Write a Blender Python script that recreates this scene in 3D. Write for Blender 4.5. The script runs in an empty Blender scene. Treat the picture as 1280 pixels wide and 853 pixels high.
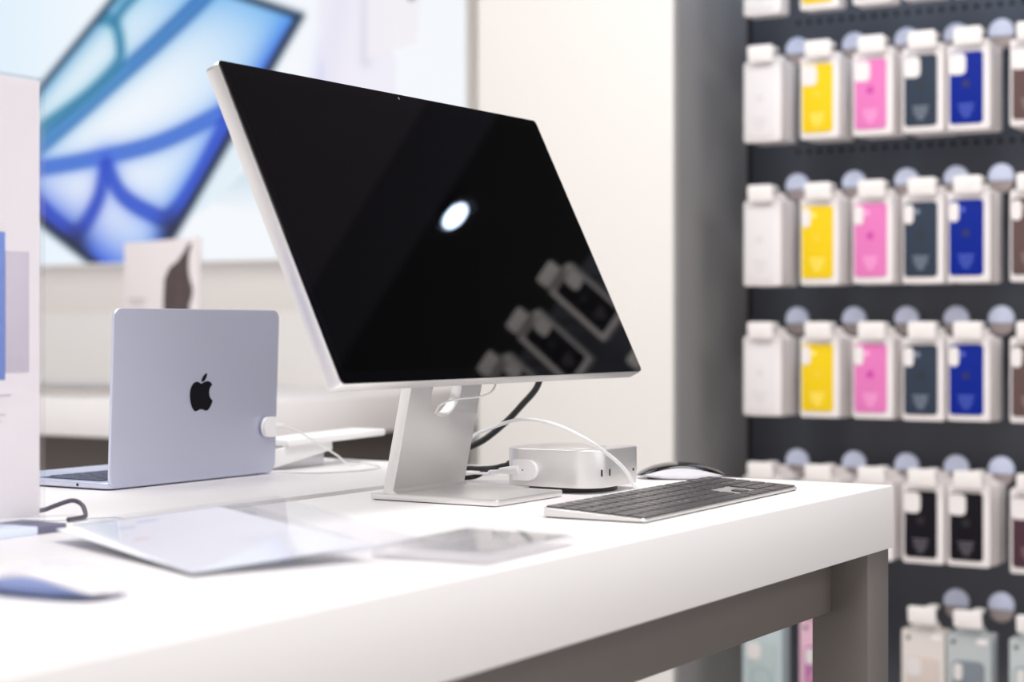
import bpy, bmesh, math, random
import numpy as np
from mathutils import Vector, Matrix, Euler
random.seed(4)
PI = math.pi
R = math.radians
sc = bpy.context.scene
COL = sc.collection

# ------------------------------------------------------------------ camera
TOP = 0.95                                   # height of the table top
cam_d = bpy.data.cameras.new('camera')
cam = bpy.data.objects.new('camera', cam_d)
COL.objects.link(cam)
sc.camera = cam
cam.location = (0, 0, 1.1403)
cam.rotation_euler = (R(90), 0, 0.5537 - PI / 2)
cam_d.sensor_width = 36
cam_d.lens = 36 * 2233.7 / 1280
cam_d.shift_y = -(426.5 - 411.4) / 1280
cam_d.clip_start = 0.02
cam_d.dof.use_dof = True
cam_d.dof.focus_distance = 2.02
cam_d.dof.aperture_fstop = 3.5
cam_d.dof.aperture_blades = 9

# ------------------------------------------------------------------ world, exposure
w = bpy.data.worlds.new('world')
sc.world = w
w.use_nodes = True
bg = w.node_tree.nodes['Background']
bg.inputs[0].default_value = (1.0, 0.965, 0.955, 1)
bg.inputs[1].default_value = 1.06
sc.view_settings.view_transform = 'Standard'
sc.view_settings.look = 'None'
sc.view_settings.gamma = 1
sc.view_settings.exposure = 0.15
sc.view_settings.use_curve_mapping = False


def area(name, loc, sx, sy, power, col=(1, .98, .965), aim=None):
    d = bpy.data.lights.new(name, 'AREA')
    d.shape = 'RECTANGLE'
    d.size, d.size_y = sx, sy
    d.energy = power
    d.color = col
    o = bpy.data.objects.new(name, d)
    COL.objects.link(o)
    o.location = loc
    if aim is not None:
        o.rotation_euler = (Vector(aim) - Vector(loc)).to_track_quat('-Z', 'Y').to_euler()
    return o


area('unseen_overhead_light', (0.9, 0.15, 3.05), 2.4, 1.4, 34)
area('unseen_overhead_light', (1.0, 2.3, 3.05), 2.2, 1.0, 34)
area('unseen_overhead_light', (2.5, 3.1, 3.05), 1.0, 2.2, 15)
area('unseen_overhead_light', (2.2, 0.6, 3.05), 0.7, 2.2, 34, aim=(3.7, 0.9, 0.6))
area('unseen_overhead_light', (2.5, -2.3, 2.95), 2.0, 1.0, 34, aim=(1.7, .8, .85))  # added fill that brightens the table front and other faces towards -Y
area('recess_blue_fill', (3.60, 1.38, 2.36), 0.10, 0.6, 2.0, col=(0.50, 0.72, 1.0), aim=(3.86, 1.30, 1.7))  # unseen blue fill, added to tint the upper pegboard


# ------------------------------------------------------------------ materials
def lin(c):
    return tuple(((v / 255) / 12.92 if v / 255 <= .04045 else ((v / 255 + .055) / 1.055) ** 2.4) for v in c) + (1,)


MATS = {}


def M(name, rgb, rough=.5, metal=0, spec=.5, coat=0, vary=.03, bump=0, scale=60, emit=0, trans=0):
    if name in MATS:
        return MATS[name]
    m = bpy.data.materials.new(name)
    m.use_nodes = True
    nt = m.node_tree
    b = nt.nodes['Principled BSDF']
    c = lin(rgb)
    b.inputs['Base Color'].default_value = c
    b.inputs['Roughness'].default_value = rough
    b.inputs['Metallic'].default_value = metal
    b.inputs['Specular IOR Level'].default_value = spec
    b.inputs['Coat Weight'].default_value = coat
    b.inputs['Coat Roughness'].default_value = .05
    if trans:
        b.inputs['Transmission Weight'].default_value = trans
    tc = nt.nodes.new('ShaderNodeTexCoord')
    nz = nt.nodes.new('ShaderNodeTexNoise')
    nz.inputs['Scale'].default_value = scale
    nz.inputs['Detail'].default_value = 3
    nt.links.new(tc.outputs['Object'], nz.inputs['Vector'])
    if vary:
        mx = nt.nodes.new('ShaderNodeMix')
        mx.data_type = 'RGBA'
        nt.links.new(nz.outputs['Fac'], mx.inputs['Factor'])
        mx.inputs['A'].default_value = tuple(v * (1 - vary) for v in c[:3]) + (1,)
        mx.inputs['B'].default_value = tuple(min(1, v * (1 + vary)) for v in c[:3]) + (1,)
        nt.links.new(mx.outputs['Result'], b.inputs['Base Color'])
    if bump:
        bp = nt.nodes.new('ShaderNodeBump')
        bp.inputs['Strength'].default_value = bump
        bp.inputs['Distance'].default_value = .0004
        nt.links.new(nz.outputs['Fac'], bp.inputs['Height'])
        nt.links.new(bp.outputs['Normal'], b.inputs['Normal'])
    if emit:
        b.inputs['Emission Color'].default_value = c
        b.inputs['Emission Strength'].default_value = emit
    MATS[name] = m
    return m


def M_clear(name, tint, refl=1.0, haze=0.0):
    """Thin clear acrylic: transparent with a Fresnel reflection, a little milky if haze > 0."""
    m = bpy.data.materials.new(name)
    m.use_nodes = True
    nt = m.node_tree
    nt.nodes.remove(nt.nodes['Principled BSDF'])
    out = nt.nodes['Material Output']
    tr = nt.nodes.new('ShaderNodeBsdfTransparent')
    tr.inputs[0].default_value = tint
    gl = nt.nodes.new('ShaderNodeBsdfGlossy')
    gl.inputs['Roughness'].default_value = .03
    df = nt.nodes.new('ShaderNodeBsdfDiffuse')
    df.inputs[0].default_value = (.85, .85, .87, 1)
    lw = nt.nodes.new('ShaderNodeLayerWeight')          # Schlick: r0 + (1 - r0) * (1 - cos) ^ 5, same from both sides
    lw.inputs[0].default_value = .5
    fr = nt.nodes.new('ShaderNodeMath')
    fr.operation = 'POWER'
    fr.inputs[1].default_value = 5
    nt.links.new(lw.outputs['Facing'], fr.inputs[0])
    mu = nt.nodes.new('ShaderNodeMath')
    mu.operation = 'MULTIPLY_ADD'
    mu.inputs[1].default_value = .5 * refl
    mu.inputs[2].default_value = .02 * refl
    m1 = nt.nodes.new('ShaderNodeMixShader')
    m2 = nt.nodes.new('ShaderNodeMixShader')
    m1.inputs[0].default_value = haze
    nt.links.new(tr.outputs[0], m1.inputs[1])
    nt.links.new(df.outputs[0], m1.inputs[2])
    nt.links.new(fr.outputs[0], mu.inputs[0])
    nt.links.new(mu.outputs[0], m2.inputs[0])
    nt.links.new(m1.outputs[0], m2.inputs[1])
    nt.links.new(gl.outputs[0], m2.inputs[2])
    nt.links.new(m2.outputs[0], out.inputs[0])
    return m


white_lam = M('white_laminate', (241, 238, 238), .42, vary=.006, scale=9)
wall_m = M('wall_paint', (235, 231, 227), .7, vary=.01, scale=5, bump=.1)
wall_dark = M('recess_paint', (142, 140, 140), .5, vary=.02, scale=8)
board_m = M('pegboard_paint', (82, 85, 94), .45, vary=.04, scale=12)
hole_m = M('peg_hole_dark', (26, 27, 32), .8)
leg_m = M('table_leg_paint', (105, 99, 96), .45, vary=.02, scale=14)
floor_m = M('floor_stone', (205, 200, 196), .35, vary=.05, scale=3)
ceil_m = M('ceiling_black', (10, 10, 12), .9)
bulk_m = M('ceiling_brown_grey', (104, 96, 108), .9)
bulk2_m = M('ceiling_dark_grey', (68, 65, 78), .9)
alu = M('silver_aluminium', (226, 224, 223), .38, metal=.85, vary=.012, scale=900, bump=.05)
alu_dark = M('silver_aluminium_edge', (206, 202, 202), .35, metal=.8, vary=.01)
alu_blue = M('pale_blue_aluminium', (208, 211, 230), .48, metal=.75, vary=.01, scale=900, bump=.05)
alu_blue_in = M('pale_blue_aluminium_inside', (200, 208, 228), .4, metal=.7, vary=.01)
glass_black = M('black_screen_glass', (4, 4, 6), .02, spec=.5, vary=0)
panel_black = M('black_screen_panel', (2, 2, 3), .02, spec=.5, vary=0)
key_m = M('dark_key_plastic', (66, 61, 64), .30, vary=.03)
lap_key_m = M('slate_key_plastic', (72, 78, 104), .5, vary=.03)
legend_m = M('key_legend_white', (215, 213, 213), .6, vary=0)
white_pl = M('white_plastic', (243, 242, 242), .32, vary=.005)
cable_w = M('white_cable', (238, 237, 238), .42, vary=.01)
cable_b = M('black_rubber_cable', (24, 24, 26), .5, vary=.03)
cable_p = M('charcoal_cable', (78, 72, 88), .5, vary=.03)
blackpl = M('black_plastic', (14, 14, 16), .4)
gloss_black = M('glossy_black_acrylic', (12, 11, 12), .04, vary=0)
mouse_side = M('mouse_aluminium', (226, 226, 232), .3, metal=.6, vary=.01)
emblem_m = M('black_mirror_emblem', (22, 22, 26), .12, metal=.3, vary=0)
carton_m = M('white_carton', (236, 230, 229), .55, vary=.01, scale=20)
carton2_m = M('white_carton_side', (226, 219, 218), .6, vary=.01, scale=20)
label_m = M('white_label', (244, 239, 237), .5, vary=.008)
lav_m = M('pale_blue_hook_cap', (222, 230, 255), .25, vary=.01)  # pale plastic; the blue it reflects is put into its colour
capb_m = M('grey_brown_hook_base', (176, 162, 160), .5, vary=.12, scale=180)
rod_m = M('dark_steel_rod', (52, 50, 52), .4, metal=.6)
print_w = M('print_pale', (214, 214, 230), .6, vary=0)
print_g = M('print_grey', (196, 190, 190), .6, vary=0)
port_m = M('port_black', (18, 18, 20), .5)
paper_m = M('white_print_paper', (244, 246, 252), .5, vary=.004)
clear_m = M_clear('clear_acrylic', (.955, .955, .965, 1), 1.0, .02)
clear_sheet = M_clear('clear_acrylic_sheet', (.95, .948, .96, 1), .7, .05)
clear_soft = M_clear('clear_acrylic_soft', (.975, .975, .985, 1), .5, .03)
clear_edge = M_clear('clear_acrylic_block', (.96, .955, .965, 1), 1.1, .08)


# ------------------------------------------------------------------ object helpers
def link(o, parent=None):
    COL.objects.link(o)
    if parent is not None:
        o.parent = parent
    return o


def obj(name, me, mat=None, parent=None, loc=None, rot=None, smooth=True, angle=35):
    if mat is not None and len(me.materials) == 0:
        me.materials.append(mat)
    o = bpy.data.objects.new(name, me)
    link(o, parent)
    if loc is not None:
        o.location = loc
    if rot is not None:
        o.rotation_euler = rot
    return o


def tag(o, label=None, cat=None, group=None, kind=None):
    if label: o['label'] = label
    if cat: o['category'] = cat
    if group: o['group'] = group
    if kind: o['kind'] = kind
    return o


def thing(name, label, cat, loc=(0, 0, 0), rotz=0, group=None, rot=None):
    o = bpy.data.objects.new(name, None)
    o.empty_display_size = .03
    COL.objects.link(o)
    o.location = loc
    o.rotation_euler = rot if rot is not None else (0, 0, rotz)
    return tag(o, label, cat, group)


def finish(bm, name, angle=35):
    bmesh.ops.recalc_face_normals(bm, faces=bm.faces)
    me = bpy.data.meshes.new(name)
    bm.to_mesh(me)
    bm.free()
    me.polygons.foreach_set('use_smooth', [True] * len(me.polygons))
    me.set_sharp_from_angle(angle=R(angle))
    return me


def rrect(w, h, r, seg=6, cx=0, cy=0):
    """Rounded rectangle outline, counter-clockwise."""
    pts = []
    for (sx, sy, a0) in ((1, -1, -90), (1, 1, 0), (-1, 1, 90), (-1, -1, 180)):
        for i in range(seg + 1):
            a = R(a0 + 90 * i / seg)
            pts.append((cx + sx * (w / 2 - r) + r * math.cos(a), cy + sy * (h / 2 - r) + r * math.sin(a)))
    return pts


def circle(r, n=24, cx=0, cy=0):
    return [(cx + r * math.cos(2 * PI * i / n), cy + r * math.sin(2 * PI * i / n)) for i in range(n)]


def inset(pts, d):
    n = len(pts)
    out = []
    for i in range(n):
        p0, p1, p2 = Vector(pts[i - 1]), Vector(pts[i]), Vector(pts[(i + 1) % n])
        e1 = (p1 - p0); e2 = (p2 - p1)
        if e1.length < 1e-9: e1 = e2
        if e2.length < 1e-9: e2 = e1
        n1 = Vector((-e1.y, e1.x)).normalized(); n2 = Vector((-e2.y, e2.x)).normalized()
        nn = (n1 + n2)
        if nn.length < 1e-6: nn = n1
        nn.normalize()
        k = d / max(.4, nn.dot(n1))
        q = p1 + nn * k
        out.append((q.x, q.y))
    return out


def prism_bm(bm, pts, z0, z1, bev=0, bseg=2, plane='XY', mat4=None):
    """Extrude an outline between z0 and z1 with rounded rims. plane 'XZ': outline lies in X,Z and depth runs along +Y;
    'YZ': outline in Y,Z and depth along +X."""
    prof = []
    if bev > 0:
        for i in range(bseg + 1):
            a = PI / 2 * i / bseg
            prof.append((bev * (1 - math.sin(a)), z0 + bev * (1 - math.cos(a))))
        for i in range(bseg + 1):
            a = PI / 2 * (1 - i / bseg)
            prof.append((bev * (1 - math.sin(a)), z1 - bev * (1 - math.cos(a))))
    else:
        prof = [(0, z0), (0, z1)]
    rings = []
    for d, z in prof:
        q = inset(pts, d) if d > 1e-9 else pts
        ring = []
        for x, y in q:
            v = {'XY': (x, y, z), 'XZ': (x, z, y), 'YZ': (z, x, y)}[plane]
            v = Vector(v)
            if mat4 is not None: v = mat4 @ v
            ring.append(bm.verts.new(v))
        rings.append(ring)
    n = len(pts)
    for a, b in zip(rings[:-1], rings[1:]):
        for i in range(n):
            bm.faces.new((a[i], a[(i + 1) % n], b[(i + 1) % n], b[i]))
    bm.faces.new(list(reversed(rings[0])))
    bm.faces.new(rings[-1])


def prism(name, pts, z0, z1, bev=0, bseg=2, plane='XY', angle=35):
    bm = bmesh.new()
    prism_bm(bm, pts, z0, z1, bev, bseg, plane)
    return finish(bm, name, angle)


def box_bm(bm, a, b, bev=0):
    w, d = b[0] - a[0], b[1] - a[1]
    cx, cy = (a[0] + b[0]) / 2, (a[1] + b[1]) / 2
    pts = [(cx + w / 2, cy - d / 2), (cx + w / 2, cy + d / 2), (cx - w / 2, cy + d / 2), (cx - w / 2, cy - d / 2)]
    if bev:
        pts = rrect(w, d, bev, 2, cx, cy)
    prism_bm(bm, pts, a[2], b[2], bev)


def box(name, a, b, bev=0):
    bm = bmesh.new()
    box_bm(bm, a, b, bev)
    return finish(bm, name)


def smooth_path(pts, n=8):
    P = [Vector(p) for p in pts]
    P = [P[0] * 2 - P[1]] + P + [P[-1] * 2 - P[-2]]
    out = []
    for i in range(1, len(P) - 2):
        for k in range(n):
            t = k / n
            p0, p1, p2, p3 = P[i - 1:i + 3]
            out.append(.5 * ((2 * p1) + (-p0 + p2) * t + (2 * p0 - 5 * p1 + 4 * p2 - p3) * t * t + (-p0 + 3 * p1 - 3 * p2 + p3) * t ** 3))
    out.append(P[-2])
    return out


def tube_bm(bm, pts, r, n=10, sm=8, taper=None):
    path = smooth_path(pts, sm) if sm else [Vector(p) for p in pts]
    rings = []
    up = Vector((0.13, 0.31, .94))
    for i, p in enumerate(path):
        t = (path[min(i + 1, len(path) - 1)] - path[max(i - 1, 0)]).normalized()
        s = t.cross(up)
        if s.length < 1e-4: s = t.cross(Vector((1, 0, 0)))
        s.normalize()
        u = s.cross(t)
        up = u
        rr = r if taper is None else r * taper(i / (len(path) - 1))
        rings.append([bm.verts.new(p + (s * math.cos(2 * PI * k / n) + u * math.sin(2 * PI * k / n)) * rr) for k in range(n)])
    for a, b in zip(rings[:-1], rings[1:]):
        for k in range(n):
            bm.faces.new((a[k], a[(k + 1) % n], b[(k + 1) % n], b[k]))
    bm.faces.new(rings[0]); bm.faces.new(rings[-1])


def tube(name, pts, r, n=10, sm=8):
    bm = bmesh.new()
    tube_bm(bm, pts, r, n, sm)
    return finish(bm, name, 60)


def flat_shape(name, outlines, depth, bev=0):
    """Filled 2-D outlines (holes allowed) given depth, made through a curve: lies in XY, centred on z = 0."""
    cu = bpy.data.curves.new(name, 'CURVE')
    cu.dimensions = '2D'
    cu.fill_mode = 'BOTH'
    cu.extrude = depth / 2
    cu.bevel_depth = bev
    cu.offset = -bev
    cu.bevel_resolution = 1
    for pts in outlines:
        s = cu.splines.new('POLY')
        s.points.add(len(pts) - 1)
        for p, q in zip(s.points, pts):
            p.co = (q[0], q[1], 0, 1)
        s.use_cyclic_u = True
    o = bpy.data.objects.new(name, cu)
    COL.objects.link(o)
    dg = bpy.context.evaluated_depsgraph_get()
    me = bpy.data.meshes.new_from_object(o.evaluated_get(dg))
    me.name = name
    bpy.data.objects.remove(o)
    bpy.data.curves.remove(cu)
    me.set_sharp_from_angle(angle=R(30))
    me.materials.clear()
    return me


def struct(name, me, mat):
    o = obj(name, me, mat)
    o['kind'] = 'structure'
    return o


# ------------------------------------------------------------------ the setting
struct('floor', box('floor', (-3.5, -4.5, -.05), (6.5, 6.5, 0)), floor_m)
c = struct('ceiling', box('ceiling', (-3.5, -4.5, 3.20), (7.5, 6.5, 3.30)), ceil_m)
obj('ceiling_panel', box('ceiling_panel', (2.6, -4.0, 3.16), (4.51, 1.2, 3.20)), bulk_m, c)
obj('ceiling_panel', box('ceiling_panel', (4.51, -4.0, 3.18), (4.95, 1.6, 3.20)), bulk2_m, c)
struct('wall_back', box('wall_back', (4.20, 1.76, 0), (4.30, 6.5, 3.20)), wall_m)
struct('wall_pier', box('wall_pier', (3.50, 1.753, 0), (4.20, 2.258, 3.20), .006), wall_m)
struct('trim_1', box('trim_1', (4.165, 2.30, 0), (4.20, 6.5, 1.193), .004), M('wall_lower_panel', (242, 239, 236), .6, vary=.006))
struct('trim_2', box('trim_2', (3.508, 1.744, 0), (3.95, 1.753, 2.6)), wall_dark)

# ------------------------------------------------------------------ the light box poster
def seg_dist(Px, Pz, pts):
    d = np.full(Px.shape, 9.0)
    for (ax, az), (bx, bz) in zip(pts[:-1], pts[1:]):
        vx, vz = bx - ax, bz - az
        L = vx * vx + vz * vz + 1e-12
        t = np.clip(((Px - ax) * vx + (Pz - az) * vz) / L, 0, 1)
        d = np.minimum(d, np.hypot(Px - ax - t * vx, Pz - az - t * vz))
    return d


def spl(pts):
    return [(p.x, p.y) for p in smooth_path([(a, b, 0) for a, b in pts], 8)]


def inside(Px, Pz, poly):
    r = np.zeros(Px.shape, bool)
    n = len(poly)
    for i in range(n):
        x1, z1 = poly[i]; x2, z2 = poly[(i + 1) % n]
        c_ = ((z1 > Pz) != (z2 > Pz))
        xi = (x2 - x1) * (Pz - z1) / ((z2 - z1) if abs(z2 - z1) > 1e-9 else 1e-9) + x1
        r ^= c_ & (Px < xi)
    return r


def poster_mesh():
    y0, y1, z0, z1 = 2.717, 4.757, 1.35, 2.55
    ny, nz = 255, 150
    ys = np.linspace(y0, y1, ny + 1); zs = np.linspace(z0, z1, nz + 1)
    Y, Z = np.meshgrid(ys, zs)
    col = np.zeros(Y.shape + (3,))

    def sm(x): x = np.clip(x, 0, 1); return x * x * (3 - 2 * x)

    def mix(c, rgb, a):
        a = a[..., None]
        return c * (1 - a) + np.array(rgb) / 255. * a
    # paper: pale blue at the far left, near white to the right
    col[:] = np.array((246, 250, 255)) / 255.
    col = mix(col, (222, 240, 253), sm((Y - 3.9) / .8) * .9)
    # faint paper facets
    f = inside(Y, Z, [(3.65, 1.522), (3.436, 1.669), (3.39, 1.477)])
    col = mix(col, (196, 218, 232), f * (.9 * sm((Z - 1.46) / .2)))
    f = inside(Y, Z, [(3.80, 1.46), (3.60, 1.80), (3.42, 1.70), (3.66, 1.51)])
    col = mix(col, (216, 234, 246), f * .6)
    d = seg_dist(Y, Z, [(3.10, 2.30), (3.205, 1.86)])
    col = mix(col, (206, 204, 240), np.exp(-(d / .05) ** 2) * .75)
    f = inside(Y, Z, [(3.30, 2.6), (3.205, 1.86), (2.95, 1.80), (3.0, 2.6)])
    col = mix(col, (240, 236, 248), f * .8)
    d = seg_dist(Y, Z, [(3.035, 2.6), (3.058, 1.914)])
    col = mix(col, (205, 203, 222), np.exp(-(d / .022) ** 2) * .6)
    f = inside(Y, Z, [(3.05, 2.6), (3.058, 1.914), (2.88, 1.95), (2.80, 2.6)])
    col = mix(col, (244, 240, 247), f * .9)
    # tip of a second slate at the top
    f = inside(Y, Z, [(2.926, 2.106), (2.906, 2.068), (2.83, 2.095), (2.60, 2.6), (2.9, 2.6)])
    col = mix(col, (92, 96, 112), f * .9)
    # the large tilted slate
    A, B, C_, D = (3.926, 2.286), (3.291, 2.062), (3.946, 1.234), (4.693, 1.673)
    poly = [A, B, C_, D]
    ins = inside(Y, Z, poly)
    dA = seg_dist(Y, Z, [A, B]); dB = seg_dist(Y, Z, [B, C_]); dC = seg_dist(Y, Z, [C_, D]); dD = seg_dist(Y, Z, [D, A])
    rim = np.minimum(np.minimum(dA, dB), np.minimum(dC, dD))
    scr = np.ones(col.shape) * np.array((250, 252, 255)) / 255.
    scr = mix(scr, (220, 222, 255), sm((1.75 - Z) / .5) * .5)
    scr = mix(scr, (100, 176, 246), np.exp(-(dB / .11)) * .7 + 0 * Z)
    scr = mix(scr, (12, 70, 216), np.exp(-(dB / .055) ** 1.6) * .98)
    scr = mix(scr, (12, 66, 214), np.exp(-(dC / .09) ** 1.4) * .98)
    scr = mix(scr, (80, 164, 238), np.exp(-(dA / .12)) * .75)
    scr = mix(scr, (30, 110, 190), np.exp(-(dD / .035) ** 1.5) * .9)
    scr = mix(scr, (120, 200, 226), np.exp(-(dD / .10)) * .35)

    def band(scr, pts, wdt, soft, core, halo):
        d = seg_dist(Y, Z, spl(pts))
        wdt, soft = wdt * .86, soft * .85
        scr = mix(scr, halo, np.exp(-(d / (soft * .62)) ** 1.4) * .7)
        scr = mix(scr, core, np.exp(-(np.abs(d - wdt * .50) / (wdt * .50)) ** 2) * .95)
        return mix(scr, halo, np.exp(-(d / (wdt * .28)) ** 2) * .45)
    scr = band(scr, [(4.60, 1.63), (4.45, 1.70), (4.34, 1.755), (4.196, 1.837), (4.021, 1.94), (3.852, 2.039), (3.65, 2.17), (3.5, 2.3)],
               .035, .085, (14, 92, 172), (98, 168, 228))
    scr = band(scr, [(4.58, 1.70), (4.45, 1.76), (4.34, 1.81), (4.16, 1.891), (4.038, 1.974), (4.018, 2.028), (4.045, 2.111), (4.125, 2.134)],
               .022, .05, (14, 104, 150), (96, 178, 208))
    scr = band(scr, [(4.045, 2.111), (4.004, 2.153), (3.946, 2.193)], .018, .04, (14, 104, 150), (96, 178, 208))
    scr = band(scr, [(4.66, 1.675), (4.488, 1.666), (4.34, 1.667), (4.125, 1.685), (3.852, 1.721), (3.561, 1.809)],
               .03, .075, (20, 82, 196), (104, 152, 238))
    scr = band(scr, [(4.08, 1.66), (4.118, 1.547), (4.207, 1.452), (4.30, 1.49), (4.42, 1.58)], .03, .07, (8, 46, 176), (70, 104, 228))
    scr = band(scr, [(4.08, 1.66), (4.014, 1.566), (3.902, 1.506), (3.812, 1.491), (3.70, 1.60), (3.561, 1.80)],
               .03, .07, (8, 56, 188), (72, 112, 232))
    scr = mix(scr, (12, 20, 44), np.exp(-(np.minimum(dB, dC) / .022) ** 4))
    scr = mix(scr, (10, 40, 70), np.exp(-(dA / .014) ** 4))
    scr = mix(scr, (10, 60, 88), np.exp(-(dD / .016) ** 4))
    dk = np.exp(-(np.hypot(Y - 3.80, Z - 1.44) / .055) ** 2) + np.exp(-(np.hypot(Y - 4.22, Z - 1.40) / .06) ** 2)
    scr = mix(scr, (8, 16, 52), np.clip(dk, 0, 1) * .85)
    col = np.where(ins[..., None], scr, mix(col, (30, 60, 90), np.exp(-(rim / .012) ** 2) * .9))
    linc = np.where(col <= .04045, col / 12.92, ((col + .055) / 1.055) ** 2.4)
    X = 4.1485
    V = np.stack([np.full(Y.shape, X), Y, Z], -1).reshape(-1, 3)
    i = np.arange(nz)[:, None] * (ny + 1) + np.arange(ny)[None]
    F = np.stack([i, i + ny + 1, i + ny + 2, i + 1], -1).reshape(-1, 4)
    me = bpy.data.meshes.new('poster')
    me.from_pydata(V.tolist(), [], F.tolist())
    at = me.color_attributes.new('paint', 'FLOAT_COLOR', 'POINT')
    at.data.foreach_set('color', np.concatenate([linc.reshape(-1, 3), np.ones((V.shape[0], 1))], 1).astype(np.float32).ravel())
    return me


def poster_mat():
    m = bpy.data.materials.new('backlit_poster')
    m.use_nodes = True
    nt = m.node_tree
    b = nt.nodes['Principled BSDF']
    a = nt.nodes.new('ShaderNodeVertexColor')
    a.layer_name = 'paint'
    nt.links.new(a.outputs[0], b.inputs['Base Color'])
    nt.links.new(a.outputs[0], b.inputs['Emission Color'])
    b.inputs['Emission Strength'].default_value = .86
    b.inputs['Base Color'].default_value = (0, 0, 0, 1)
    b.inputs['Roughness'].default_value = .4
    b.inputs['Specular IOR Level'].default_value = .15
    nt.links.remove(b.inputs['Base Color'].links[0])
    b.inputs['Base Color'].default_value = (.03, .03, .03, 1)
    return m


t = thing('poster_light_box', 'large backlit poster of a tilted blue slate computer on the back wall', 'poster', (4.20, 3.7, 1.34))
def put(o, root):          # keep world-space mesh coordinates under a root that stands elsewhere
    o.parent = root
    o.location = root.matrix_basis.inverted() @ Vector((0, 0, 0))
    e = root.matrix_basis.to_euler()
    o.rotation_euler = root.matrix_basis.inverted().to_euler()
    return o


put(obj('box_frame', box('box_frame', (4.15, 2.712, 1.343), (4.20, 4.762, 2.557), .003), white_pl), t)
put(obj('poster', poster_mesh(), poster_mat()), t)

# ------------------------------------------------------------------ back counter and what stands on it
t = thing('back_counter', 'long white counter with dark grey underside below the poster', 'counter', (3.6, 3.6, 0))
put(obj('worktop', box('worktop', (3.14, 2.67, .878), (4.165, 5.6, .973), .004), white_lam), t)
put(obj('base_cabinet', box('base_cabinet', (3.20, 2.72, 0), (4.165, 5.5, .878)), M('dark_counter_base', (84, 76, 71), .6)), t)

t = thing('display_card', 'tall white display card with dark brown picture on the back counter', 'sign', (3.5, 3.25, .973))
put(obj('card', prism('card', [(3.118, .9732), (3.377, .9732), (3.377, 1.368), (3.118, 1.378)], 3.50, 3.515, .002, plane='YZ'), M('pinkish_card', (236, 228, 230), .5, vary=.005)), t)
put(obj('picture', flat_shape('picture', [[(3.235, 1.0), (3.235, 1.22), (3.232, 1.27), (3.215, 1.30), (3.185, 1.318), (3.160, 1.345), (3.148, 1.362), (3.138, 1.364),
     (3.148, 1.33), (3.150, 1.30), (3.145, 1.27), (3.134, 1.245), (3.138, 1.22), (3.146, 1.205), (3.146, 1.0)]], .002), M('brown_picture', (74, 58, 58), .45, vary=.5, scale=26), loc=None), t)
o = t.children[-1]
# outline was drawn in (Y, Z): stand it up on the card's face
o.data.transform(Matrix(((0, 0, 1, 3.4985), (1, 0, 0, 0), (0, 1, 0, 0), (0, 0, 0, 1))))
bm = bmesh.new()
for k, (wd) in enumerate((.06, .045)):
    box_bm(bm, (3.4985, 3.33 - wd / 2, 1.215 - k * .012), (3.5, 3.33 + wd / 2, 1.221 - k * .012))
put(obj('print_line', finish(bm, 'print_line'), print_g), t)

t = thing('closed_tablet', 'pale grey slab lying on the left end of the back counter', 'tablet', (3.35, 3.4, .973))
put(obj('body', box('body', (3.20, 3.22, .9735), (3.42, 3.60, .990), .004), M('beige_grey_case', (196, 190, 184), .5)), t)
put(obj('screen', box('screen', (3.21, 3.23, .9903), (3.41, 3.59, .9925), .001), M('dark_beige_screen', (150, 145, 140), .3)), t)

# ------------------------------------------------------------------ main table
t = thing('display_table', 'long white display table with thick top on grey legs', 'table', (0.9, 1.25, 0))
TX0, TX1, TYF, TYB = -.35, 2.0968, .7495, 1.7387
put(obj('tabletop', box('tabletop', (TX0, TYF, TOP - .0766), (TX1, 1.2465, TOP), .0025), white_lam), t)
put(obj('tabletop', box('tabletop', (TX0, 1.279, TOP - .0766), (TX1, TYB, TOP), .0025), white_lam), t)
put(obj('cable_trough', box('cable_trough', (TX0 + .01, 1.2465, TOP - .05), (TX1 - .003, 1.279, TOP - .028)), M('trough_grey', (200, 196, 194), .5)), t)
for x0 in (TX0 + .004, 2.0239):
    for y0 in (.755, TYB - .0757):
        put(obj('leg', box('leg', (x0, y0, 0), (x0 + .0709, y0 + .0707, TOP - .0766), .0015), leg_m), t)
for y0 in (.8002, TYB - .12):
    put(obj('rail', box('rail', (TX0 + .0749, y0, .8012), (2.0239, y0 + .022, TOP - .0766), .001), leg_m), t)
put(obj('end_rail', box('end_rail', (2.045, .8257, .8012), (2.067, TYB - .0757, TOP - .0766), .001), leg_m), t)

# ------------------------------------------------------------------ monitor
MW, MH, MT, TILT = .623, .362, .0195, .4507
mon = thing('desktop_monitor', 'large black-screened silver monitor on an aluminium stand, tilted back', 'monitor', (1.682, 1.098, TOP))
Mt = Matrix.Translation((1.3761 - 1.682, 1.0424 - 1.098, 1.0869 - TOP)) @ Matrix.Rotation(-TILT, 4, 'X')
# local screen frame: x across, z up, y = depth behind the glass


def mon_part(name, me, mat, parent=mon):
    me.transform(Mt)
    return obj(name, me, mat, parent)


hs = mon_part('housing', prism('housing', rrect(MW, MH, .006, 5, MW / 2, MH / 2), .0012, MT, .0022, 2, plane='XZ'), alu)
mon_part('screen_glass', prism('screen_glass', rrect(MW - .0016, MH - .0016, .0055, 5, MW / 2, MH / 2), 0, .0014, .0003, 1, plane='XZ'), glass_black)
mon_part('screen_panel', prism('screen_panel', rrect(MW - .026, MH - .026, .001, 1, MW / 2, MH / 2), -.00012, .0001, plane='XZ'), panel_black)
mon_part('camera_lens', prism('camera_lens', circle(.0016, 12, MW / 2, MH - .0066), -.0002, .0001, plane='XZ'), M('lens_grey', (120, 118, 120), .3))
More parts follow.
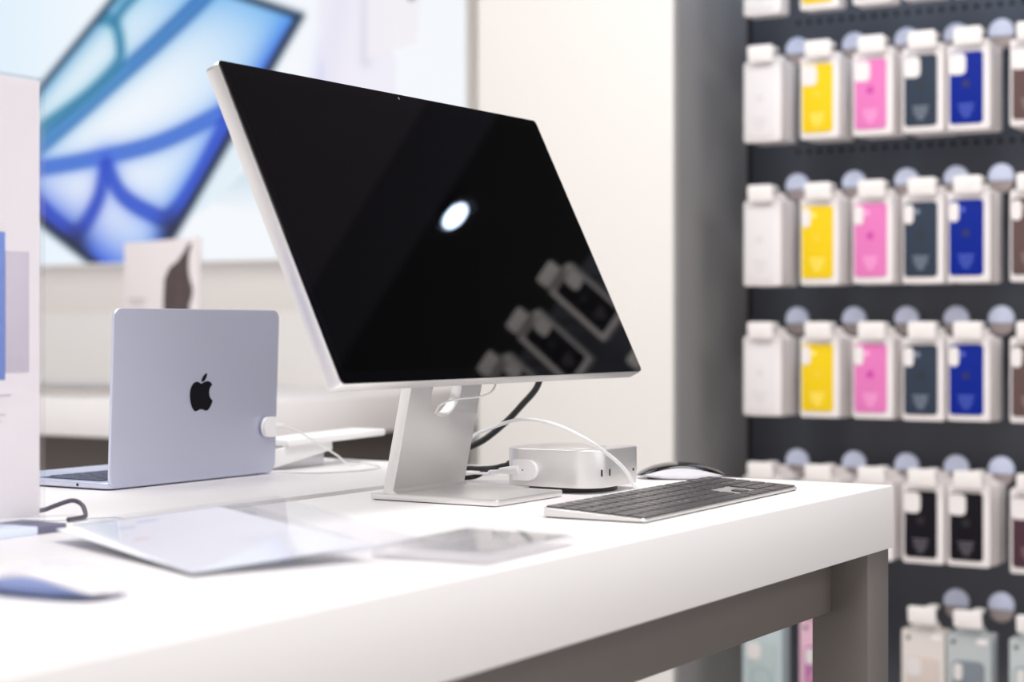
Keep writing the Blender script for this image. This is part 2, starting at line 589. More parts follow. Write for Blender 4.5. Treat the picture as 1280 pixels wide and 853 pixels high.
# foot: thin plate with rounded front corners
FX = .0725
foot = [(-FX, .083), (-FX, -.078), (FX, -.078), (FX, .083)]
pts = []
for (cx, cy, a0, r) in ((FX - .006, -.083 + .006, -90, .006), (FX - .003, .083 - .003, 0, .003), (-FX + .003, .083 - .003, 90, .003), (-FX + .006, -.083 + .006, 180, .006)):
    for i in range(6):
        a = R(a0 + 90 * i / 5)
        pts.append((cx + r * math.cos(a), cy + r * math.sin(a)))
obj('foot', prism('foot', pts, .0008, .0078, .0012, 2), alu, mon)
obj('foot_pad', prism('foot_pad', inset(pts, .004), 0, .0009), blackpl, mon)
# upright: leaning plate with a round cable hole, faired into the foot
UL = .212
hole = [(x, y) for x, y in reversed(circle(.029, 40, 0, .118))]
me = flat_shape('upright', [[(-FX + .0014, -.0015), (FX - .0014, -.0015), (FX - .0004, .004), (FX - .0004, UL), (-FX + .0004, UL), (-FX + .0004, .004)], hole], .0115, .0008)
lean = math.atan(.216)
me.transform(Matrix.Translation((0, .0600, .0050)) @ Matrix.Rotation(PI / 2 + lean, 4, 'X'))
obj('upright', me, alu, mon)
bm = bmesh.new()                                          # fillet where the upright meets the foot
prof = [(.0545, .0075)] + [(.0545 - .0095 * (1 - math.sin(PI / 2 * k / 6)) - .0, .0075 + .0095 * (1 - math.cos(PI / 2 * k / 6))) for k in range(7)] + [(.0545 + .004, .017)]
prof = [(.058, .0070)] + [(.0435 + .0095 * math.sin(PI / 2 * k / 6), .0077 + .0095 * (1 - math.cos(PI / 2 * k / 6))) for k in range(7)] + [(.058, .0172)]
va = [bm.verts.new((-FX + .0002, y, z)) for y, z in prof]; vb = [bm.verts.new((FX - .0002, y, z)) for y, z in prof]
for i in range(len(prof)):
    j = (i + 1) % len(prof)
    bm.faces.new((va[i], va[j], vb[j], vb[i]))
bm.faces.new(va); bm.faces.new(vb)
obj('fillet', finish(bm, 'fillet', 40), alu, mon)
obj('hinge', box('hinge', (-.035, -.006, .188), (.035, .026, .214), .003), alu_dark, mon)
# dark line seen behind the upright: its rubber cable guard
me = box('cable_guard', (-FX + .012, -.0004, .0), (FX - .012, .0012, .125))
me.transform(Matrix.Translation((0, .0672, .012)) @ Matrix.Rotation(lean, 4, 'X'))

# cables of the monitor
tag(obj('power_cable', tube('power_cable', [(1.905, 1.30, .953), (1.912, 1.285, .972), (1.9302, 1.26, .987), (1.9373, 1.24, .9976), (1.9538, 1.22, 1.018), (1.9646, 1.2, 1.0418),
     (1.9733, 1.18, 1.0697), (1.965, 1.17, 1.111), (1.92, 1.165, 1.15), (1.86, 1.16, 1.175), (1.78, 1.15, 1.185), (1.735, 1.135, 1.187)], .0042, 10), cable_b),
    'thick black cable curving up behind the right side of the monitor', 'cable')
tag(obj('security_cable', tube('security_cable', [(1.648, 1.1195, 1.047), (1.6587, 1.118, 1.0560), (1.6839, 1.112, 1.0612), (1.7256, 1.11, 1.0626), (1.7408, 1.104, 1.0678), (1.7564, 1.108, 1.0800), (1.76, 1.115, 1.10),
     (1.745, 1.125, 1.12)], .0013, 8), cable_w), 'thin white cable looped through the round hole of the monitor stand', 'cable')

# ------------------------------------------------------------------ small desktop computer
mini = thing('small_desktop_computer', 'square silver desktop computer with rounded corners behind the monitor stand', 'computer', (1.845, 1.055, TOP))
obj('body', prism('body', rrect(.127, .127, .030, 12), .0068, .0508, .0016, 3), alu, mini)
obj('lid_disc', prism('lid_disc', circle(.040, 48), .0507, .0510, .0001, 1), alu_dark, mini)
obj('base', prism('base', circle(.0525, 48), 0, .0070, .0008, 1), blackpl, mini)
for px in (1.8024, 1.8187):
    dpt = .0016 if px < 1.81 else 0
    me = prism('port', rrect(.0024, .0080, .0010, 4, 0, 0), -.0005, .0004, plane='XZ')
    me.transform(Matrix.Translation((px - 1.845, -.0636 + dpt, .0242)) @ Matrix.Rotation(R(-17 if dpt else 0), 4, 'Z'))
    obj('port', me, port_m, mini)
obj('audio_port', prism('audio_port', circle(.0017, 14, 1.877 - 1.845, .0238), -.0640, -.0632, plane='XZ'), port_m, mini)
sn = thing('security_sensor', 'white plug with rounded end stuck to the left face of the silver desktop computer', 'sensor', (1.7815, 1.085, .976))
bm = bmesh.new()
o2 = [(.010, -.0105), (.010, .0105), (-.006, .0105)]
o2 += [(-.008 - .0105 * math.sin(a), .0105 * math.cos(a)) for a in [PI * k / 14 for k in range(15)]] + [(-.006, -.0105)]
prism_bm(bm, list(reversed(o2)), -.0065, -.0002, .0015, 2, plane='YZ')
obj('sensor_pad', finish(bm, 'sensor_pad'), white_pl, sn)
bm = bmesh.new()
tube_bm(bm, [(-.0035, .004, 0), (-.0045, .012, -.0008), (-.0050, .022, -.0016), (-.0055, .030, -.0022)], .0062, 14, 4, taper=lambda u: 1 - .45 * u)
obj('strain_relief', finish(bm, 'strain_relief', 60), white_pl, sn)
bm = bmesh.new()
tube_bm(bm, [(-.0055, .028, -.0022), (0.02, .060, -.006), (.0554, .085, -.0118), (.0514, .115, -.0128), (.03, .155, -.018)], .0016, 8, 6)
obj('lead', finish(bm, 'lead', 60), cable_w, sn)
obj('screw_dot', prism('screw_dot', circle(.0009, 10, -.002, 0), -.0068, -.0064, plane='YZ'), port_m, sn)

# black leads at the back of the small computer
for i, (pts, r, lab) in enumerate((
        ([(1.845, 1.118, .978), (1.8485, 1.15, .9745), (1.8515, 1.17, .9700), (1.8656, 1.2, .9669), (1.862, 1.222, .966), (1.858, 1.235, .955), (1.862, 1.26, .9535)], .0032, 'black lead leaving the back of the silver desktop computer, upper one'),
        ([(1.872, 1.118, .966), (1.885, 1.15, .962), (1.8934, 1.2, .9655), (1.882, 1.215, .9560), (1.872, 1.225, .9540), (1.868, 1.238, .9538)], .0032, 'black lead leaving the back of the silver desktop computer, lower one on the table'))):
    tt = thing('black_lead', lab, 'cable', pts[0])
    bm = bmesh.new()
    tube_bm(bm, [Vector(p) - Vector(pts[0]) for p in pts], r, 10, 6)
    obj('lead', finish(bm, 'lead', 60), cable_b, tt)
    bm = bmesh.new()
    d = (Vector(pts[1]) - Vector(pts[0])).normalized()
    tube_bm(bm, [d * .001, d * .030], .0055, 12, 0)
    obj('plug', finish(bm, 'plug', 50), blackpl, tt)

# white usb cable arching over the small computer to the keyboard
tt = thing('white_usb_cable', 'white cable arching from behind the monitor stand over the small computer to the keyboard', 'cable', (1.878, .958, TOP))
P0 = Vector((1.878, .958, TOP))
pts = [(1.90, 1.25, .955), (1.875, 1.225, .985), (1.8473, 1.2, 1.0066), (1.7987, 1.14, 1.0225), (1.7483, 1.07, 1.0361), (1.7186, 1.01, 1.0345), (1.7291, .975, 1.019), (1.7757, .965, .9952), (1.8008, .96, .9775),
       (1.815, .9565, .9600), (1.828, .948, .9545)]
bm = bmesh.new()
tube_bm(bm, [Vector(p) - P0 for p in pts], .0022, 12, 8)
obj('lead', finish(bm, 'lead', 60), cable_w, tt)
bm = bmesh.new()
box_bm(bm, (-.0035, -.011, -.0028), (.0035, .011, .0028), .0022)
me = finish(bm, 'plug')
me.transform(Matrix.Translation(Vector((1.820, .944, .9537)) - P0) @ Matrix.Rotation(R(-20), 4, 'Z'))
obj('plug', me, white_pl, tt)

# ------------------------------------------------------------------ full-size keyboard
KA = .0348
kb = thing('keyboard', 'full-size silver keyboard with dark grey keys in front of the small computer', 'keyboard', (1.5513, .8061, TOP), KA)
KW, KD = .4187, .115
slope = math.atan((.0100 - .0036) / KD)
bm = bmesh.new()
ol = rrect(KW, KD, .006, 5, KW / 2, KD / 2)


def ztop(y): return .0042 + y * math.tan(slope)


b0 = inset(ol, .0012)
rings = [[bm.verts.new((x, y, .0009)) for x, y in b0], [bm.verts.new((x, y, .0018)) for x, y in ol],
         [bm.verts.new((x, y, ztop(y) - .0006)) for x, y in ol], [bm.verts.new((x, y, ztop(y))) for x, y in inset(ol, .0006)]]
for a, b in zip(rings[:-1], rings[1:]):
    for i in range(len(a)):
        bm.faces.new((a[i], a[(i + 1) % len(a)], b[(i + 1) % len(a)], b[i]))
bm.faces.new(list(reversed(rings[0]))); bm.faces.new(rings[-1])
obj('deck', finish(bm, 'deck'), alu, kb)
obj('bottom_plate', prism('bottom_plate', inset(ol, .0022), 0, .0010), blackpl, kb)
U = .01858
kmesh = {}


def key_mesh(wu, hu):
    k = (round(wu, 2), round(hu, 2))
    if k not in kmesh:
        kmesh[k] = prism('key', rrect(U * wu - .0022, U * hu - .0022, .0022, 3), 0, .0019, .0004, 1)
        kmesh[k].materials.append(key_m)
    return kmesh[k]


def font_chars(txts, size, m, nm='key_legend'):
    """Small flat lettering merged into one mesh; txts = [(string, matrix)]."""
    bmj = bmesh.new()
    cache = {}
    dg = None
    for s, mt in txts:
        if s not in cache:
            cu = bpy.data.curves.new('t', 'FONT')
            cu.body = s; cu.size = size; cu.align_x = 'CENTER'; cu.align_y = 'CENTER'; cu.resolution_u = 1
            o = bpy.data.objects.new('t', cu)
            COL.objects.link(o)
            cache[s] = bpy.data.meshes.new_from_object(o.evaluated_get(bpy.context.evaluated_depsgraph_get()))
            bpy.data.objects.remove(o)
        me = cache[s].copy()
        me.transform(mt)
        bmj.from_mesh(me)
        bpy.data.meshes.remove(me)
    me = bpy.data.meshes.new(nm)
    bmj.to_mesh(me); bmj.free()
    me.materials.clear()
    me.materials.append(m)
    return me


rows = [  # from the front edge (space bar) to the back; (legend, width)
    [('', 1.0)] * 3 + [('', 1.35), ('', 5.65), ('', 1.35), ('', 1.0), ('', 1.0), ('', 1.3)],
    [('', 2.3)] + [(c_, 1) for c_ in 'ZXCVBNM,./'] + [('', 2.7)],
    [('', 1.8)] + [(c_, 1) for c_ in "ASDFGHJKL;'"] + [('', 2.2)],
    [('', 1.5)] + [(c_, 1) for c_ in 'QWERTYUIOP[]'] + [('\\', 1.5)],
    [(c_, 1) for c_ in '`1234567890-='] + [('', 2.0)],
    [('esc', 1.07)] + [('F%d' % k, 1.07) for k in range(1, 13)] + [('', 1.09)],
]
rows[0] = [('', 1.25), ('', 1), ('', 1.25), ('', 1.5), ('', 5.0), ('', 1.5), ('', 1.25), ('', 1), ('', 1.25)]
numpad = [[('0', 2, 1), ('.', 1, 1)], [('1', 1, 1), ('2', 1, 1), ('3', 1, 1)], [('4', 1, 1), ('5', 1, 1), ('6', 1, 1), ('+', 1, 1)],
          [('7', 1, 1), ('8', 1, 1), ('9', 1, 1), ('-', 1, 1)], [('', 1, 1), ('=', 1, 1), ('/', 1, 1), ('*', 1, 1)],
          [('F16', 1, 1), ('F17', 1, 1), ('F18', 1, 1), ('F19', 1, 1)]]
y0 = .0018
legends = []


def put_key(x, yrow, wu, hu, s):
    """x = left edge, yrow = bottom edge, in metres on the deck."""
    cx, cy = x + wu * U / 2, yrow + hu * U / 2
    o = obj('key', key_mesh(wu, hu), None, kb, (cx, cy, ztop(cy) - .0002), (slope, 0, 0))
    if s:
        legends.append((s, Matrix.Translation((cx, cy, ztop(cy) + .00178)) @ Matrix.Rotation(slope, 4, 'X')))


MX = .0018
for r, row in enumerate(rows):
    x = MX
    for s, wu in row:
        if x - MX + wu * U > 15 * U + 1e-6: wu = 15 - (x - MX) / U
        put_key(x, y0 + r * U, wu, 1, s)
        x += wu * U
gx = MX + 15 * U + .0035
for r in (3, 4, 5):
    for k in range(3): put_key(gx + k * U, y0 + r * U, 1, 1, {5: ['F13', 'F14', 'F15'], 4: ['fn', '', ''], 3: ['', '', '']}[r][k])
for k in range(3): put_key(gx + k * U, y0, 1, 1, '<v>'[k])
put_key(gx + U, y0 + U, 1, 1, '^')
gx2 = gx + 3 * U + .0035
for r, row in enumerate(numpad):
    x = gx2
    for s, wu, hu in row:
        put_key(x, y0 + r * U, wu, hu, s); x += wu * U
put_key(gx2 + 3 * U, y0, 1, 2, '')
o = obj('key_legends', font_chars(legends, .0062, legend_m), None, kb)
o['kind'] = 'stuff'

# ------------------------------------------------------------------ mice
def mouse_meshes(L=.1135, Wd=.0572, H=.0216):
    """Low arched mouse along +x: returns (top shell, lower body)."""
    nx, na = 22, 14
    top = bmesh.new(); low = bmesh.new()
    gt, gl = [], []
    for i in range(nx + 1):
        u = -1 + 2 * i / nx
        s = (1 - abs(u) ** 3.2) ** (1 / 3.2)
        hw = Wd / 2 * (.22 + .78 * s) if 0 < i < nx else Wd / 2 * .22
        zt = .0045 + (H - .0045) * (1 - u * u) ** .8 * (1.0 + .10 * -u) / 1.02
        zb = .0012 + .0032 * abs(u) ** 3
        ze = zb + (zt - zb) * (.70 - .34 * abs(u) ** 2)       # seam between shell and body
        rt, rl = [], []
        for k in range(na + 1):
            a = PI * k / na
            cy, cz = math.cos(a), math.sin(a)
            rt.append(top.verts.new((u * L / 2, hw * cy, ze + (zt - ze) * abs(cz) ** .75)))
        for (f, zz) in ((.80, 0), (.93, .45), (1, 1)):
            rl.append((hw * f, zb + (ze - zb) * zz))
        ring = [low.verts.new((u * L / 2 * (.93 + .07 * min(1, (z_ - zb) / max(1e-6, ze - zb))), y_, z_)) for y_, z_ in rl] + \
               [low.verts.new((u * L / 2 * (.93 + .07 * min(1, (z_ - zb) / max(1e-6, ze - zb))), -y_, z_)) for y_, z_ in reversed(rl)]
        gt.append(rt); gl.append(ring)
    for g, b_, closed in ((gt, top, False), (gl, low, True)):
        for p, q in zip(g[:-1], g[1:]):
            n = len(p)
            for k in range(n if closed else n - 1):
                b_.faces.new((p[k], q[k], q[(k + 1) % n], p[(k + 1) % n]))
        b_.faces.new(g[0]); b_.faces.new(g[-1])
    return finish(top, 'top_shell', 50), finish(low, 'lower_body', 50)


ms = thing('computer_mouse', 'black-topped silver mouse behind the right end of the keyboard', 'mouse', (2.046, 1.012, TOP), R(-58))
a, b = mouse_meshes()
obj('top_shell', a, gloss_black, ms)
obj('lower_body', b, mouse_side, ms)
obj('glide_strip', prism('glide_strip', rrect(.086, .030, .01), 0, .0014), blackpl, ms)
ms = thing('computer_mouse', 'white-topped mouse with sides reflecting blue at the near left corner of the photo', 'mouse', (.920, .955, TOP), R(-86))
a, b = mouse_meshes()
obj('top_shell', a, M('white_mouse_shell', (234, 230, 234), .12, vary=0), ms)
obj('lower_body', b, M('mouse_blue_reflection', (150, 166, 214), .3, metal=.55, vary=.01), ms)  # blue reflected in the aluminium is put into its base colour
obj('glide_strip', prism('glide_strip', rrect(.086, .030, .01), 0, .0014), M('grey_glide', (150, 150, 160), .5), ms)

# ------------------------------------------------------------------ laptop
lp = thing('laptop', 'open pale blue laptop seen from behind on the far side of the table', 'laptop', (1.6855, 1.609, TOP))
LW, LD = .304, .212
obj('base_body', prism('base_body', rrect(LW, LD, .012, 7), .0016, .0090, .0022, 3), alu_blue, lp)
for sx in (-1, 1):
    for sy in (-1, 1):
        obj('rubber_foot', prism('rubber_foot', circle(.006, 12, sx * .13, sy * .088), 0, .0018), blackpl, lp)
obj('palm_deck', prism('palm_deck', rrect(LW - .004, LD - .004, .010, 6), .0088, .0093, .0002, 1), alu_blue_in, lp)
obj('key_well', prism('key_well', rrect(.276, .106, .004, 3, 0, -.024), .0090, .00945), M('slate_key_well', (60, 66, 90), .6), lp)
lk = {}
kw = .276 / 14.5
for r in range(6):
    x = -.138
    ws = {0: [1] * 3 + [1.25, 5, 1.25, 1, 1, 1], 1: [2.25] + [1] * 10 + [2.25], 2: [1.75] + [1] * 11 + [1.75], 3: [1.5] + [1] * 13, 4: [1] * 13 + [1.5], 5: [1.5] + [1] * 13}[r]
    for wu in ws:
        if wu not in lk:
            lk[wu] = prism('key', rrect(kw * wu - .0026, .0176 - .0024, .002, 2), 0, .0010, .0003, 1)
            lk[wu].materials.append(lap_key_m)
        # the screen hinge is on the camera's side (-y), so the space bar row lies at +y
        obj('key', lk[wu], None, lp, (-(x + wu * kw / 2), .029 - .0176 * r - .0088 + .0, .0094))
        x += wu * kw
obj('trackpad', prism('trackpad', rrect(.12, .062, .004, 3, 0, .067), .0092, .0095), alu_blue, lp)
for yy in (-.030,):
    obj('audio_jack', prism('audio_jack', circle(.0018, 12, 1.5485 - 1.609 + .006, .0052), -.1526, -.1512, plane='YZ'), port_m, lp)
# lid: nearly upright, hinged along the camera side
LT = R(2.0)
me = prism('lid', rrect(LW, LD, .012, 8, 0, LD / 2), 0, .0042, .0012, 3, plane='XZ')
ML = Matrix.Translation((0, -.1065, .0030)) @ Matrix.Rotation(LT, 4, 'X')
me.transform(ML)
lid = obj('lid', me, alu_blue, lp)
me = prism('screen', rrect(LW - .006, LD - .006, .010, 6, 0, LD / 2), .0041, .0045, plane='XZ')
me.transform(ML)
obj('screen', me, glass_black, lp)
me = prism('hinge', circle(.0042, 16, -.1005, .0075), -.10, .10, plane='YZ')
obj('hinge', me, blackpl, lp)


def bezier(p0, p1, p2, p3, n=8):
    out = []
    for i in range(n):
        t_ = i / n
        out.append(tuple((1 - t_) ** 3 * a + 3 * (1 - t_) ** 2 * t_ * b + 3 * (1 - t_) * t_ * t_ * c_ + t_ ** 3 * d for a, b, c_, d in zip(p0, p1, p2, p3)))
    return out


def emblem_outlines(h):
    """Bitten fruit with leaf, height h, centred."""
    body = []
    K = [((.50, .245), (.56, .245), (.63, .185), (.74, .185)), ((.74, .185), (.83, .185), (.90, .235), (.94, .285)),
         ((.94, .285), (.78, .38), (.78, .63), (.97, .715)), ((.97, .715), (.92, .86), (.82, .985), (.73, .985)),
         ((.73, .985), (.65, .985), (.60, .94), (.51, .94)), ((.51, .94), (.42, .94), (.38, .985), (.30, .985)),
         ((.30, .985), (.19, .985), (.06, .74), (.06, .53)), ((.06, .53), (.06, .31), (.19, .19), (.32, .19)),
         ((.32, .19), (.40, .19), (.45, .245), (.50, .245))]
    for k in K: body += bezier(*k)
    leaf = bezier((.51, .20), (.50, .10), (.60, -.02), (.72, -.03)) + bezier((.72, -.03), (.73, .08), (.64, .20), (.51, .20))
    f = lambda L: [((x - .51) * h * .985, (.48 - y) * h * .985) for x, y in L]
    return [f(body), f(leaf)]


me = flat_shape('emblem', emblem_outlines(.047), .0006)
# seen from outside the lid (-y side) x must run to the right, so it is simply stood up
me.transform(ML @ Matrix.Translation((0.003, -.0002, .1085)) @ Matrix.Rotation(PI / 2, 4, 'X'))
obj('emblem', me, emblem_m, lp)['label'] = 'black bitten-fruit emblem'

sn = thing('security_sensor', 'white anti-theft plug on the right edge of the laptop lid', 'sensor', (1.8164, 1.4985, 1.0125))
o2 = [(.009, -.0115), (.009, .0115), (-.001, .0115)] + [(-.0035 - .009 * math.sin(a), .0115 * math.cos(a)) for a in [PI * k / 12 for k in range(13)]] + [(-.001, -.0115)]
obj('sensor_pad', prism('sensor_pad', list(reversed(o2)), -.0070, -.0010, .0015, 2, plane='XZ'), white_pl, sn)
bm = bmesh.new()
tube_bm(bm, [(.008, -.0045, 0), (.018, -.0048, .0006), (.026, -.005, .0004)], .0045, 12, 3, taper=lambda u: 1 - .35 * u)
obj('strain_relief', finish(bm, 'strain_relief', 60), white_pl, sn)
bm = bmesh.new()
tube_bm(bm, [Vector(p) - Vector((1.8164, 1.4985, 1.0125)) for p in [(1.840, 1.4935, 1.0129), (1.8738, 1.49, 1.0024), (1.9169, 1.49, .984), (1.955, 1.490, .967), (1.985, 1.493, .9530), (2.02, 1.495, .9518)]], .0013, 8, 6)
obj('lead', finish(bm, 'lead', 60), cable_w, sn)
tag(obj('white_cable', tube('white_cable', [(1.845, 1.515, .9515), (1.852, 1.47, .9515), (1.870, 1.445, .9515), (1.93, 1.425, .9515), (1.985, 1.44, .9515), (2.02, 1.48, .9515), (2.045, 1.52, .9515), (2.06, 1.575, .9515)], .0014, 8), cable_w),
    'thin white cable lying in a curve on the table between laptop and monitor', 'cable')

# acrylic stand lying behind, between laptop and monitor
t = thing('acrylic_sign_stand', 'small clear acrylic stand with a white bar lying beside the laptop', 'sign stand', (1.93, 1.52, TOP))
put(obj('block', box('block', (1.868, 1.535, TOP), (1.985, 1.60, TOP + .030), .002), M_clear('milky_acrylic_block', (.96, .955, .965, 1), .6, .55)), t)
me = box('white_bar', (0, 0, 0), (.222, .060, .0095), .002)
me.transform(Matrix.Translation((1.888, 1.52, TOP + .0312)) @ Matrix.Rotation(R(-1.2), 4, 'Y'))
put(obj('white_bar', me, white_pl), t)
me = box('side_plate', (0, 0, 0), (.13, .004, .024), .001)
me.transform(Matrix.Translation((1.865, 1.527, TOP + .0035)) @ Matrix.Rotation(R(-8), 4, 'Y'))
put(obj('side_plate', me, white_pl), t)
me = box('base_plate', (1.845, 1.525, TOP), (2.03, 1.615, TOP + .003), .001)
put(obj('base_plate', me, clear_m), t)

# ------------------------------------------------------------------ upright sign holder at the left
t = thing('acrylic_sign_holder', 'tall clear acrylic sign holder with white print at the left edge of the photo', 'sign holder', (1.05, 1.27, TOP))
SX0, SX1 = .885, 1.2098
put(obj('front_sheet', box('front_sheet', (SX0, 1.268, TOP + .008), (SX1, 1.271, 1.3787), .0006), clear_m), t)
put(obj('back_sheet', box('back_sheet', (SX0, 1.2745, TOP + .008), (SX1, 1.2775, 1.3787), .0006), clear_m), t)
pr = put(obj('printed_sheet', box('printed_sheet', (SX0 + .004, 1.2722, TOP + .014), (SX1 - .004, 1.2734, 1.3755)), M('sheet_print_white', (240, 234, 236), .5, vary=.004)), t)
b1 = obj('blue_panel', box('blue_panel', (.98, 1.2715, 1.0931), (1.1628, 1.2722, 1.2304), .0003), M('print_blue', (108, 138, 214), .5, vary=.06, scale=5))
b1.parent = pr
b2 = obj('grey_panel', box('grey_panel', (1.1632, 1.2715, 1.0999), (1.1923, 1.2721, 1.2129), .0003), M('print_lilac_grey', (206, 198, 210), .5, vary=.03, scale=9))
b2.parent = pr
bm = bmesh.new()
for k, (z_, x1) in enumerate(((1.078, 1.170), (1.060, 1.163), (1.054, 1.158))):
    box_bm(bm, (1.03, 1.2716, z_), (x1, 1.2721, z_ + .0012))
b3 = obj('print_line', finish(bm, 'print_line'), print_g)
b3.parent = pr
put(obj('base_block', box('base_block', (SX0, 1.2409, TOP), (1.1744, 1.30, TOP + .0075), .001), M('pale_blue_base', (218, 228, 248), .35, vary=.004)), t)
put(obj('base_end', box('base_end', (1.1744, 1.2409, TOP), (1.2105, 1.30, TOP + .0075), .001), M('slate_base_end', (104, 104, 128), .5)), t)

tag(obj('charcoal_cable', tube('charcoal_cable', [(1.262, 1.385, .9535), (1.2897, 1.36, .9560), (1.3019, 1.35, .9608), (1.3142, 1.34, .9652), (1.3177, 1.33, .9614), (1.305, 1.312, .9545), (1.2878, 1.2976, .9530), (1.262, 1.292, .9530)], .0024, 10), cable_p),
    'short charcoal cable looping up beside the sign holder at left', 'cable')
tag(obj('white_cable', tube('white_cable', [(1.25, 1.345, .9513), (1.262, 1.322, .9513), (1.275, 1.305, .9513), (1.305, 1.298, .9513), (1.32, 1.28, .9513), (1.31, 1.262, .9513)], .0012, 8), cable_w),
    'thin white cable lying on the table beside the charcoal one', 'cable')

# ------------------------------------------------------------------ acrylic leaflet holder lying tilted on the table
t = thing('acrylic_leaflet', 'clear acrylic leaflet holder with a white printed sheet lying at the near left', 'leaflet', (1.1735, 1.019, TOP))
cs = [Vector(c_) for c_ in ((1.171, 1.195, .962), (1.32, 1.117, .973), (1.176, .843, .962), (1.027, .921, .951))]
u_ = (cs[1] - cs[0]).normalized(); v_ = (cs[0] - cs[3]).normalized(); n_ = u_.cross(v_).normalized()
cen = sum(cs, Vector()) / 4
ML2 = Matrix((u_, v_, n_)).transposed().to_4x4()
ML2.translation = cen - Vector((1.1735, 1.019, TOP)) + n_ * .0004
w2, h2 = (cs[1] - cs[0]).length, (cs[0] - cs[3]).length


def lf(name, me, mat):
    me.transform(ML2)
    return obj(name, me, mat, t)


lf('lower_sheet', prism('lower_sheet', rrect(w2, h2, .003, 3), -.0014, 0, .0004, 1), clear_soft)
Rm = Matrix.Rotation(R(5), 4, 'Z')
pm = prism('paper', rrect(w2 * .95, h2 * .90, .001, 1, 0, 0), .0002, .0008)
pm.transform(Matrix.Translation((-.012, .004, 0)) @ Rm)
lf('paper', pm, paper_m)
lf('upper_sheet', prism('upper_sheet', rrect(w2 * 1.20, h2, .003, 3, w2 * .10, 0), .0012, .0036, .0006, 1), clear_sheet)
for (px, py, wx, wy, rgb, nm) in ((-.052, .095, .016, .010, (206, 212, 240), 'blue_mark'), (-.025, .118, .020, .010, (200, 208, 240), 'blue_mark'), (-.060, .03, .014, .010, (240, 214, 212), 'pink_mark'), (.03, -.03, .05, .004, (226, 228, 240), 'print_line'),
                                  (.03, -.045, .05, .004, (226, 228, 240), 'print_line')):
    lf(nm, prism(nm, rrect(wx, wy, .001, 1, px, py), .0008, .0010), M('print_' + nm, rgb, .5, vary=0))
# hinge block that props the far corner
b_ = box('prop_foot', (1.300, 1.098, TOP), (1.316, 1.112, TOP + .0175), .002)
b_.transform(Matrix.Translation((-1.1735, -1.019, -TOP)))
obj('prop_foot', b_, clear_edge, t)

# clear block in the middle of the table
t = thing('acrylic_block', 'clear acrylic slab lying flat in front of the monitor stand', 'acrylic slab', (1.285, .831, TOP), R(3))
obj('slab', prism('slab', rrect(.158, .112, .003, 3), .0, .0085, .0008, 2), clear_edge, t)
obj('top_plate', prism('top_plate', rrect(.150, .104, .003, 3), .0092, .0112, .0004, 1), clear_m, t)

# ------------------------------------------------------------------ accessory wall: pegboard, hooks, boxed cases
XF = 3.600            # front faces of the boxes
XB = 3.880            # face of the board
pb = thing('pegboard', 'tall dark grey pegboard wall behind the hanging phone cases', 'pegboard', (3.90, .4, 0))
put(obj('board', box('board', (XB, -1.2, .02), (XB + .02, 1.752, 2.12), .001), board_m), pb)
bm = bmesh.new()
for z_ in (1.851, 1.551, 1.251):
    for k in range(74):
        y_ = 1.6166 - k * .0262
        prism_bm(bm, circle(.0060, 8, y_, z_), XB - .0006, XB + .0005, plane='YZ')
o = put(obj('peg_hole', finish(bm, 'peg_hole'), hole_m), pb)
o['kind'] = 'stuff'
put(obj('upright_rail', box('upright_rail', (XB - .004, 1.735, .02), (XB, 1.7515, 2.12)), rod_m), pb)

CW = .088
cart = {}


def ring_pts(l):
    return l


def carton_mesh(h, back=False):
    k = ('c', h)
    if k not in cart:
        bm = bmesh.new()
        prism_bm(bm, rrect(CW, h, .006, 3, 0, h / 2), 0, .0225, .0020, 2, plane='YZ')
        me = finish(bm, 'carton'); me.materials.append(carton_m)
        cart[k] = me
    return cart[k]


def tab_mesh(h):
    k = ('t', h)
    if k not in cart:
        pts = [(-.036, h - .002), (.036, h - .002), (.034, h + .008), (.016, h + .014), (.013, h + .030), (-.013, h + .030), (-.016, h + .014), (-.034, h + .008)]
        pts = [(-x, y) for x, y in reversed([(-x, y) for x, y in pts])]
        pts = [(-.034, h - .003), (.034, h - .003), (.031, h + .005), (.022, h + .008), (.018, h + .020), (-.018, h + .020), (-.022, h + .008), (-.031, h + .005)]
        me = prism('hang_tab', pts, .009, .0105, plane='YZ')
        me.materials.append(carton_m)
        cart[k] = me
    return cart[k]


